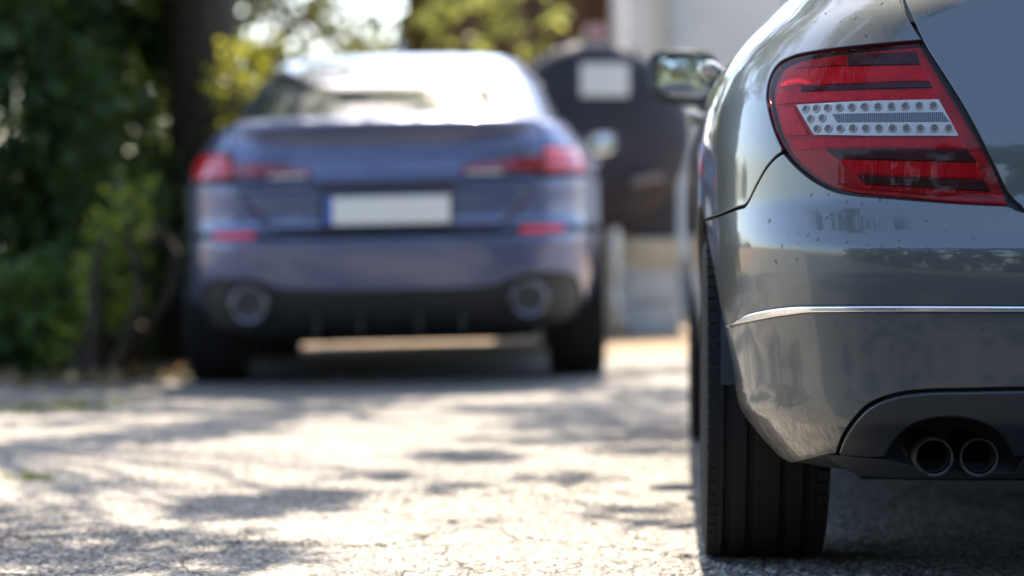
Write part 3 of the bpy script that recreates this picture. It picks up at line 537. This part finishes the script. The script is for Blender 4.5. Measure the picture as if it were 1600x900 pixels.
for sd in(-1,1):
    f=(lambda o:o) if sd<0 else mirror_s
    q=[(-.672,1.112)]+[(-.69,1.113)]+ys(FB,[(.45,1.112),(.70,1.110),(.95,1.10),(1.25,1.04),(1.238,1.0),(1.24,.8),(1.20,.6),(1.145,.50)],-1,.05)+arch_pts(FB,FW,FZ,FA,152,98)[1:]+ys(FB,[(.78,.808),(.60,.853),(.40,.860)])+[(-.93,.862)]+[(-.945,.90),(-.93,.975),(-.84,.990),(-.70,.985),(-.668,.985),(-.677,1.04),(-.672,1.09)]
    panel(FB,'quarter_panel',BLUE,f(q),far,h=.03)
    lamp=panel(FB,'tail_lamp',GASKET,f([(-.285,.868),(-.60,.862),(-.92,.866),(-.935,.90),(-.922,.970),(-.84,.984),(-.70,.978),(-.66,.972),(-.635,.935),(-.45,.925),(-.30,.902)]),far,off=-.002,h=.03)
    panel(FB,'outer_lens',TAIL,f(curve([(-.655,.874),(-.80,.872),(-.912,.874),(-.926,.90),(-.914,.966),(-.84,.976),(-.70,.971),(-.662,.960),(-.652,.91)])),lamp,off=.012,depth=.014,h=.03,bev=.008)
    panel(FB,'inner_lens',TAIL_IN,f([(-.30,.884),(-.45,.880),(-.645,.878),(-.645,.940),(-.45,.926),(-.31,.902)]),lamp,off=.006,depth=.008,h=.03,bev=.004)
    panel(FB,'reversing_lens',PALE,f([(-.33,.874),(-.46,.871),(-.49,.874),(-.46,.884),(-.33,.884)]),lamp,off=.005,depth=.006,h=.03,bev=.002)
    panel(FB,'rear_reflector',REFL,f([(-.545,.622),(-.735,.628),(-.75,.640),(-.735,.650),(-.545,.645)]),far,off=.010,depth=.03,h=.03,bev=.004)
    s0=FB.s_of_y(.30,.6); panel(FB,'side_vent',GASKET,f([(-s0+.0,.68),(-s0-.045,.685),(-s0-.05,.52),(-s0-.02,.46),(-s0+.005,.50)]),far,off=.004,depth=.006,h=.03)
    # round tailpipe: polished ring, dark bore
    x=sd*.575; TP=simple('tailpipe_metal',(.13,.12,.13),.3,1)
    tp=MB().lathe([(.050,.25),(.050,.02),(.056,.0),(.070,-.004),(.078,.004),(.079,.03),(.076,.28)],(x,.022,.352),'Y',44).build('tailpipe',TP,far)
    MB().lathe([(.0,.03),(.0255,.03),(.0255,.01),(.049,.012),(.049,.10)],(x,.022,.352),'Y',36).build('tailpipe_bore',simple('tailpipe_baffle',(.05,.045,.045),.5),tp)
    handle(far,FB,BLUE,1.40,.93,sd,.2); handle(far,FB,BLUE,2.28,.90,sd,.2)
    mirror_unit(far,sd,(sd*.985,2.72,1.07),(.088,.10,.062),BLUE,(sd*.87,2.76,1.0),R(4)*sd)
dfz=[(-.02,.225),(-.55,.225),(-.72,.25),(-.84,.29),(-.885,.37),(-.835,.418),(-.74,.449),(-.565,.445),(-.455,.405),(-.30,.392),(-.02,.390)]
panel(FB,'diffuser',BLACK,dfz+mirror_s(dfz),far,off=-.004,depth=.02,h=.03,bev=.004)
m=MB()
for k in(-.3,-.12,.12,.3): m.box((k,.10,.255),(.014,.10,.09),bev=.005)
m.build('diffuser_fin',BLACK,far) if False else None
for k in(-.3,-.12,.12,.3): MB().box((k,.085,.27),(.014,.10,.10),bev=.005).build('diffuser_fin',BLACK,far)
rw=curve([(-.02,1.142),(-.55,1.143),(-.64,1.152),(-.665,1.18)])+curve([(-.655,1.22),(-.60,1.36),(-.565,1.42)])+curve([(-.54,1.434),(-.40,1.441),(-.02,1.445)])
panel(FB,'rear_window_seal',GASKET,[(s*1.02,z-.004 if z<1.2 else z+.004) for s,z in rw]+mirror_s([(s*1.02,z-.004 if z<1.2 else z+.004) for s,z in rw]),far,off=-.003,depth=.006,h=.03)
RGL=simple('rear_glass',(.22,.22,.215),.06,.75,coat=1)
panel(FB,'rear_window',RGL,rw+mirror_s(rw),far,off=.001,depth=.006,h=.02)
MB().box((0,1.75,1.525),(.04,.20,.05),bev=.015).build('roof_antenna',BLUE,far)
# number plate, blank
pl=bpy.data.objects.new('number_plate',None); COL.objects.link(pl); pl.parent=far; pl.location=(0,.008,.728); pl.rotation_euler=(R(-4),0,0)
MB().box((0,0,0),(.545,.012,.128),bev=.004).build('plate_holder',BLACK,pl); MB().box((.02,-.008,0),(.48,.005,.112),bev=.002).build('plate_face',simple('plate_white',(.80,.74,.66),.4),pl); MB().box((-.236,-.0085,0),(.030,.006,.112),bev=.002).build('plate_band',simple('plate_blue',(.06,.12,.42),.4),pl)
# ------------------------------------------------------------------ buildings behind
PLASTER=simple('pale_render',(.74,.73,.70),.85,nscale=2.2,amt=.07,bumpk=.1)
hs=thing('house','pale rendered house wall with a grey drainpipe behind the dark tank','house',(0,0,0))
m=MB(); m.box((5.45,22.2,2.3),(9.1,6,4.6)); m.build('wall',PLASTER,hs); MB().box((5.45,19.16,.22),(9.13,.06,.5),bev=.01).build('plinth',simple('plinth_grey',(.30,.29,.28),.85,nscale=8),hs)
m=MB(); m.tube([(1.22,19.12,.05),(1.22,19.12,4.5)],.05,14)
for z in(.6,2.2,3.8): m.box((1.22,19.14,z),(.14,.10,.04),bev=.008)
m.build('drainpipe',simple('pipe_grey',(.42,.41,.39),.5),hs)
m=MB(); m.box((5.45,22.2,4.68),(9.6,6.6,.16),bev=.03); rf=m.build('roof',simple('roof_slate',(.08,.08,.09),.7,nscale=6),hs)
w=MB(); w.box((3.6,19.14,1.9),(1.1,.12,1.3),bev=.01); wo=w.build('window',simple('window_frame_white',(.7,.7,.68),.5),hs); MB().box((3.6,19.07,1.9),(.95,.02,1.15)).build('pane',GLASS,wo)
sh=thing('shed','brown vertical-plank timber shed wall between the bright trees and the pale house','shed',(0,22.6,0))
WOODS=[simple('brown_timber_%d'%i,c,.8,nscale=7,amt=.35,bumpk=.2) for i,c in enumerate(((.115,.060,.034),(.14,.075,.042),(.095,.048,.028)))]
x=-.98; k=0
while x<1.4:
    wd=.15+.02*math.sin(k*2.3); mm=mesh('plank',*(lambda b:(b.V,b.F))(MB().box((x+wd/2,-.02+.006*math.sin(k*5.1),1.7),(wd-.008,.035,3.4),bev=.004)),WOODS[k%3],sh,smooth=False); x+=wd; k+=1
MB().box((.2,1.4,1.68),(2.36,2.75,3.36)).build('wall',simple('shed_side',(.10,.055,.032),.85,nscale=5),sh); MB().box((.2,1.3,3.5),(2.9,3.5,.14),Matrix.Rotation(R(3),3,'X'),.02).build('roof',simple('shed_roof',(.07,.065,.06),.8),sh)
# ------------------------------------------------------------------ round tank on concrete blocks
tk=thing('storage_tank','dark round storage tank on pale block piers with a white label on its end','tank',(.508,14.9,float(gz(.5,14.9))))
TD=simple('tank_dark_paint',(.020,.020,.034),.6,nscale=5,amt=.35); r=.57; zc=.62+(370-216)/3840*14.9
prof=[(0,-.10),(.20,-.092),(.38,-.065),(.50,-.025),(.555,.01),(r,.06),(r,1.9),(.5,2.0),(.3,2.06),(0,2.08)]
MB().lathe(prof,(0,0,zc),'Y',64).build('shell',TD,tk,auto=60)
for y in(.12,1.0,1.8): MB().lathe([(r,y-.03),(r+.012,y-.025),(r+.012,y+.025),(r,y+.03)],(0,0,zc),'Y',64).build('band',simple('tank_band',(.05,.05,.06),.5),tk)
V=[];nx_,nz_=12,8
for j in range(nz_+1):
    for i in range(nx_+1):
        x=-.145+.29*i/nx_+.05; z=.225+.20*j/nz_; V.append((x,-.103+.28*(x*x+z*z)**1.0*.55-.004,zc+z))
F=[(j*(nx_+1)+i,j*(nx_+1)+i+1,(j+1)*(nx_+1)+i+1,(j+1)*(nx_+1)+i) for j in range(nz_) for i in range(nx_)]; mesh('label_plate',V,F,simple('label_white',(.80,.79,.77),.5),tk)
m=MB(); m.tube([(0,.25,zc+r-.01),(0,.25,zc+r+.06)],.05,16); m.lathe([(0,.115),(.045,.11),(.062,.085),(.062,.05),(.05,.04)],(0,.25,zc+r),'Z',20); m.build('filler_cap',simple('cap_pinkish',(.55,.25,.24),.4),tk)
m=MB(); m.tube([(.22,-.10,zc-.30),(.22,-.18,zc-.30),(.40,-.18,zc-.26)],.022,10); m.build('drain_valve',STEEL,tk)
for sx in(-1,1):
    for y in(.25,1.5): MB().box((sx*.36,y,zc-.46),(.30,.22,.34),bev=.02).build('saddle',simple('saddle_dark',(.03,.03,.035),.6),tk)
BLK=[simple('pier_block_%d'%i,c,.9,nscale=9,amt=.2,bumpk=.25) for i,c in enumerate(((.46,.48,.50),(.38,.40,.43),(.50,.44,.34)))]
pz=zc-.63; hh=pz/3
for sx in(-1,1):
    for y in(.25,1.5):
        for j in range(3):
            o=MB().box((sx*.36+.012*math.sin(j*3+sx),y,hh*(j+.5)),(.30,.34,hh-.008),bev=.008).build('pier_block',BLK[0 if sx>0 and j<2 else (2 if j!=0 else 1)],tk)
for j,(x,z,w_,h_) in enumerate(((.13,.13,.24,.24),(.14,.38,.22,.22))): MB().box((x-.1,.9,z),(w_,.4,h_),bev=.01).build('spare_block',BLK[2],tk)
# ------------------------------------------------------------------ foliage
def leaves(centres,radii,counts,size,squash=1.0,rng=RNG,drop=.25):
    """leaf blades (two bent halves each) spread through clumps"""
    Vs=[];n_all=0
    for c,r,n in zip(centres,radii,counts):
        d=rng.normal(size=(n,3)); d/=np.linalg.norm(d,axis=1)[:,None]; rr=r*rng.random(n)**.45; p=np.array(c)+d*rr[:,None]*np.array([1,1,squash]); Vs.append(p)
    P=np.concatenate(Vs); n=len(P); a=rng.normal(size=(n,3)); a[:,2]-=drop; a/=np.linalg.norm(a,axis=1)[:,None]
    b=np.cross(a,rng.normal(size=(n,3))); b/=np.linalg.norm(b,axis=1)[:,None]; c=np.cross(a,b); L=size*(.6+.8*rng.random(n))[:,None]; W=L*.34; K=L*.10
    V=np.stack([P,P+a*L*.45+b*W+c*K,P+a*L,P+a*L*.45-b*W+c*K],1).reshape(-1,3); i=np.arange(n)[:,None]*4
    F=np.concatenate([i+[0,1,2],i+[0,2,3]]); return V,F
def leafmesh(name,V,F,mt,parent=None):
    me=bpy.data.meshes.new(name); me.vertices.add(len(V)); me.vertices.foreach_set('co',V.astype(np.float32).ravel()); me.loops.add(F.size); me.loops.foreach_set('vertex_index',F.ravel().astype(np.int32))
    me.polygons.add(len(F)); me.polygons.foreach_set('loop_start',(np.arange(len(F))*3).astype(np.int32)); me.update(calc_edges=True); me.materials.append(mt); return link(name,me,parent)
BARK=simple('dark_bark',(.050,.034,.026),.9,nscale=22,amt=.5,bumpk=.6)
IVY=leaf_mat('ivy_leaf',(.012,.030,.010),(.035,.075,.022),.28); BUSH=leaf_mat('bush_leaf',(.10,.16,.02),(.24,.30,.05),.5); CANOPY=leaf_mat('canopy_leaf',(.03,.06,.012),(.07,.11,.02),.45); GOLD=leaf_mat('yellowing_leaf',(.08,.11,.015),(.20,.20,.03),.5,(.38,.36,.03)); PALE_L=leaf_mat('sunlit_leaf',(.10,.14,.03),(.24,.28,.08),.55,(.45,.45,.12))
def blob(c,ext,n,rmin,rmax,rng=RNG): return [tuple(np.array(c)+(rng.random(3)*2-1)*np.array(ext)) for _ in range(n)],list(rng.uniform(rmin,rmax,n))
def branchy(m,a,b,r0,r1,rng,sag=.12,n=6):
    a,b=Vector(a),Vector(b); mid=Vector(rng.normal(size=3))*(b-a).length*sag; pts=[a.lerp(b,t)+mid*math.sin(math.pi*t) for t in np.linspace(0,1,n)]; m.tube(pts,[r0+(r1-r0)*t for t in np.linspace(0,1,n)],8); return pts
def shrub(name,label,cat,base,parts,mt,size,density,group=None,stem_r=.03):
    """a shrub from clump boxes: (centre, half size, clumps, leaves per clump)"""
    o=thing(name,label,cat,base,group=group); C=[];Rr=[];N=[]
    for c,e,n,k in parts:
        cc,rr=blob(c,e,n,.16*density,.34*density); C+=cc;Rr+=rr;N+=[k]*n
    V,F=leaves(C,Rr,N,size); leafmesh('foliage',V,F,mt,o); m=MB()
    for c in C[::max(1,len(C)//14)]: branchy(m,(c[0]*.25,c[1]*.25,.0),c,stem_r,.006,RNG)
    m.build('stem',BARK,o); return o
shrub('ivy_hedge','tall dark ivy hedge along the left edge of the drive','hedge',(-3.1,12.5,-.06),[((0,0,1.5),(1.15,.55,1.5),150,280),((-.9,.2,1.6),(.8,.4,1.6),60,240),((.2,.7,2.6),(1.2,.4,.9),50,240)],IVY,.075,1.25,stem_r=.05)
shrub('ivy_hedge','second dark ivy thicket wrapped round behind the brown tree trunk','hedge',(-2.1,13.6,-.05),[((-.1,.2,1.3),(.42,.4,1.3),66,240)],IVY,.07,1.2,stem_r=.04)
shrub('leafy_bush','bright yellow-green leafy bush at the foot of the dark hedge','bush',(-1.90,11.2,-.03),[((.06,0,.34),(.10,.12,.24),9,24),((.10,.05,.62),(.06,.12,.16),6,18),((.16,.1,.85),(.05,.1,.10),3,12),((-.12,.0,.20),(.06,.1,.10),4,18)],BUSH,.055,.45)  # leaf colour brightened to stand in for sunlight the trunk blocks
shrub('low_shrub','low dark green ground shrub at the left hedge foot','shrub',(-2.35,11.45,-.04),[((0,0,.24),(.42,.14,.16),26,110)],leaf_mat('shrub_leaf',(.02,.05,.014),(.06,.12,.03),.35),.06,.8)
shrub('sapling','thin sapling with yellow leaves beside the far car roof','sapling',(-1.40,12.7,-.02),[((0,0,1.28),(.07,.12,.22),8,22),((.09,.05,1.55),(.07,.10,.12),3,16)],GOLD,.075,.62,stem_r=.02)
# the tree whose crown hangs over the drive
tr=thing('broadleaf_tree','big brown-trunked tree whose crown overhangs the blue car','tree',(-1.66,13.2,-.05)); TB=np.array([-1.66,13.2,-.05]); rng=np.random.default_rng(5)
m=MB(); m.tube([(0,0,-.1),(.0,0,.25),(.02,.02,1.2),(-.03,.05,2.4),(.02,.0,3.6),(.1,-.1,4.6)],[.34,.235,.205,.19,.17,.13],20); m.build('trunk',BARK,tr)
def sunray(px,py,h):
    """a point h metres up the sun ray that lands on the drive where the photograph shows that shadow"""
    D=2381/(py-370); return np.array([(px-800)/3840*D,D,0])+np.array(SUN)/SUN.z*h
SH=[]                                   # (x px, y px, height, clump radius, leaves)
for px,py,rad,n in ((840,612,.30,120),(930,640,.34,130),(1030,625,.34,140),(1000,668,.30,110),(880,665,.24,70),(1060,680,.26,90),(1010,705,.16,40),(720,712,.14,40),(740,716,.12,36),(330,668,.26,110),(250,680,.22,90),(170,690,.24,90),(400,655,.2,70),(470,640,.26,90),(120,660,.16,40),
    (390,790,.17,80),(450,782,.17,80),(500,775,.12,40),(340,800,.10,30),(600,742,.10,20),(60,700,.18,50),(200,640,.22,80),(60,840,.26,60),(180,860,.26,60),(300,850,.20,40),(-60,800,.3,80),(300,610,.25,90),(380,606,.25,90),(560,610,.25,90),(680,612,.22,80),(860,606,.25,90),(340,640,.22,80),(110,628,.2,60),(960,655,.3,100),(780,640,.2,60),(450,612,.25,90),(760,608,.22,80),(20,880,.25,60),(260,895,.2,40),(420,870,.12,20),(820,690,.2,40),(950,690,.2,50),(880,745,.12,24),(700,760,.10,18),(1000,800,.10,16),(560,630,.26,80),(640,606,.3,110),(1000,590,.35,150),(60,640,.2,50),(130,760,.14,24),(1060,820,.1,18)):
    h=rng.uniform(4.2,6.6); SH.append((sunray(px,py,h),rad*1.25,int(n*2.5)))
LIDC=[]  # unseen clumps added to shade the boot lid and the tank top
for x,y,z in ((-.5,10.2,1.1),(-.9,10.25,1.05),(-.1,10.25,1.05),(-1.1,10.9,1.2),(.1,10.9,1.2),(-.75,10.3,1.1),(-.3,10.3,1.1),(-1.2,10.5,.9),(.25,10.5,.9),(.45,14.95,1.8),(.6,15.4,1.8),(.4,15.9,1.8),(.65,16.3,1.8)):
    LIDC.append((np.array([x,y,z])+np.array(SUN)/SUN.z*rng.uniform(3.6,5.4),rng.uniform(.26,.40),170))
EXT=[(np.array([rng.uniform(-5,-1.3),rng.uniform(10,18),rng.uniform(3.0,8)]),rng.uniform(.45,.8),200) for _ in range(120)]
ALL=SH+LIDC+EXT
HOT=[np.array([-.40,10.75,1.24]),np.array([-.30,10.72,1.22]),np.array([-1.38,12.7,1.4]),np.array([-1.90,11.2,.55]),np.array([-1.90,11.2,.2])]            # keep the sun's own reflection in the rear window clear
def clear(c):
    for h in HOT:
        d=c-h; t=d@np.array(SUN)
        if np.linalg.norm(d-t*np.array(SUN))<.42: return False
    return True
ALL=[a for a in ALL if clear(a[0])]
V,F=leaves([a[0]-TB for a in ALL],[a[1] for a in ALL],[a[2] for a in ALL],.085,.8,rng); leafmesh('crown',V,F,CANOPY,tr)
m=MB(); limbs=[]
for e,r0 in (((.3,-2.6,5.6),.10),((1.4,-1.0,6.2),.10),((-1.2,-1.8,6.0),.09),((1.6,1.6,6.6),.09),((-1.4,1.9,6.4),.09),((.4,3.5,7.2),.10),((2.4,.6,5.4),.075)):
    limbs+=branchy(m,(.08,-.08,rng.uniform(3.2,4.5)),e,r0,.025,rng,.05,9)[1:]
m.build('limb',BARK,tr); m=MB()
for c,_,_ in ALL:
    c=Vector(c-TB); q=min(limbs,key=lambda p:(p-c).length); branchy(m,q,c,.016,.005,rng,.10,4)
m.build('twigs',BARK,tr)
# bright tree far behind, seen against the sky
bt=thing('broadleaf_tree','pale backlit tree against the sky above the blue car roof','tree',(-2.7,21.5,-.06)); rng=np.random.default_rng(9); m=MB(); m.tube([(0,0,-.1),(.1,0,2),(.3,0,4),(.5,.1,6)],[.22,.17,.13,.08],12); m.build('trunk',BARK,bt)
C=[(rng.uniform(-.9,2.0),rng.uniform(-1,1.2),rng.uniform(2.0,3.9)) for _ in range(74)]; V,F=leaves(C,list(rng.uniform(.12,.30,74)),[30]*74,.11,.8,rng); leafmesh('crown',V,F,leaf_mat('backlit_leaf',(.03,.05,.01),(.12,.13,.03),.35,(.30,.28,.03)),bt); m=MB()
for c in C: branchy(m,(.25,0,rng.uniform(1.6,4)),c,.03,.006,rng,.1,5)
m.build('limb',BARK,bt)
ob=thing('leafy_branch_tree','slim tree with sunlit leaves in front of the brown shed','tree',(.34,20.6,0)); rng=np.random.default_rng(21); m=MB(); m.tube([(0,0,-.1),(.0,0,1.4),(-.12,0,2.4),(-.3,0,3.4)],[.05,.045,.035,.02],10); m.build('trunk',BARK,ob)
C=[(-.95,-.1,2.3),(-.9,0,2.55),(-1.05,0,2.45),(-.75,0,2.6),(-1.0,0,2.8),(-.30,-.1,2.32),(.0,-.1,2.45),(-.15,0,2.2),(-.50,-.1,2.35),(-.42,-.1,2.5),(-.55,0,2.62),(-.36,-.05,2.72),(-.25,0,2.9),(-.62,.1,2.2),(-.1,0,2.75),(.2,0,3.1),(-.5,0,3.2),(.15,-.1,2.1),(-.8,0,3.0),(.32,0,2.25)]; V,F=leaves(C,[.11]*len(C),[22]*len(C),.10,.9,rng); leafmesh('crown',V,F,PALE_L,ob); m=MB()
for c in C: branchy(m,(-.1,0,min(3.2,c[2]-.3)),c,.014,.004,rng,.08,4)
m.build('limb',BARK,ob)
# added unseen tree, its crown shaped to shade the ground behind the near car
rt=thing('broadleaf_tree','unseen added tree, its crown placed to shade the ground behind the grey saloon car','tree',(4.6,6.8,0)); rng=np.random.default_rng(77); m=MB(); m.tube([(0,0,-.1),(.0,0,.4),(-.1,0,2.2),(-.3,-.2,4.2)],[.30,.21,.18,.13],14); m.build('trunk',BARK,rt)
C=[]
while len(C)<300:
    c=np.array([rng.uniform(-5,8),rng.uniform(2.2,7.5),rng.uniform(4.8,15)]); g=c-np.array(SUN)/SUN.z*c[2]
    if g[0]>.75 or g[1]<3.0: C.append(tuple(c-np.array([4.6,6.8,0])))
V,F=leaves(C,list(rng.uniform(.5,.85,300)),[130]*300,.18,.8,rng); leafmesh('crown',V,F,CANOPY,rt); m=MB(); limbs=[]
for e in ((-3.2,-2,6),(-2.5,-4,7.4),(-.5,-4,9.8),(1.5,-3.5,7.8),(-3.0,.2,8.2),(1,-.5,9.2),(-5.5,-3.8,10)): limbs+=branchy(m,(-.25,-.15,3.9),e,.09,.02,rng,.1,9)[1:]
for c in C: branchy(m,min(limbs,key=lambda p:(p-Vector(c)).length),c,.016,.005,rng,.1,4)
m.build('limb',BARK,rt)
# woods at the edges of the place: far ahead, and behind the camera where the mirror and the bumper see them
rng=np.random.default_rng(31); C=[];Rr=[];N=[]
for k in range(150):
    x=rng.uniform(-45,45); C.append((x,rng.uniform(48,56),rng.uniform(.5,4.5))); Rr.append(rng.uniform(.9,1.7)); N.append(110)
for k in range(900):
    x=rng.uniform(-40,40); C.append((x,rng.uniform(-27,-22)+abs(x)*.1,rng.uniform(.2,11.5))); Rr.append(rng.uniform(.7,1.3)); N.append(110)
V,F=leaves(C,Rr,N,.42,1,rng); tag(leafmesh('woods',V,F,leaf_mat('woods_leaf',(.014,.020,.010),(.040,.048,.022),.1)),'distant dark green woods round the place','woods',kind='stuff')
# ------------------------------------------------------------------ small growth on the drive
def blades(spots,n,hgt,spread,rng):
    V=[];F=[]
    for x,y in spots:
        for _ in range(n):
            px,py=x+rng.normal()*spread[0],y+rng.normal()*spread[1]; a=rng.uniform(0,6.28); h=hgt*rng.uniform(.5,1.2); l=rng.normal(size=2)*h*.5; w=h*.09; z=float(gz(px,py))-.012; b=len(V)
            V+=[(px-w*math.cos(a),py-w*math.sin(a),z),(px+w*math.cos(a),py+w*math.sin(a),z),(px+l[0]*.5+w*.6*math.cos(a),py+l[1]*.5+w*.6*math.sin(a),z+h*.7),(px+l[0],py+l[1],z+h)]; F+=[(b,b+1,b+2),(b,b+2,b+3)]
    return np.array(V),np.array(F)
GRASS=leaf_mat('grass_blade',(.07,.10,.015),(.16,.19,.03),.4)
rng=np.random.default_rng(3); V,F=blades([(-1.232,6.27)],46,.034,(.022,.012),rng); tag(leafmesh('grass_tuft',V,F,GRASS),'tiny green grass tuft growing in a drive crack','grass tuft')
V,F=blades([(-.50,5.83)],14,.02,(.012,.01),rng); tag(leafmesh('weed_sprig',V,F,GRASS),'tiny weed sprig in a crack in mid drive','weed')
sp=[(x,9.05+.12*math.sin(x*4)+rng.normal()*.05) for x in np.arange(-2.6,-1.45,.05)]+[(x,11.15+rng.normal()*.08) for x in np.arange(-3,-1.5,.05)]
V,F=blades(sp,26,.045,(.03,.05),rng); tag(leafmesh('grass',V,F,leaf_mat('verge_grass',(.05,.07,.02),(.13,.13,.04),.35)),'thin grass and moss along the drive edge','grass',kind='stuff')
# leaf litter at the foot of the hedge
cl=[(x+rng.normal()*.04,11.15+rng.normal()*.28,float(gz(x,11.2))+.02) for x in np.arange(-3.2,-1.35,.03)]
V,F=leaves(cl,[.10]*len(cl),[9]*len(cl),.055,.12,rng); tag(leafmesh('leaf_litter',V,F,leaf_mat('dead_leaf',(.09,.055,.03),(.24,.16,.08),.15,(.3,.2,.08))),'brown fallen leaf litter at the foot of the hedge','leaf litter',kind='stuff')
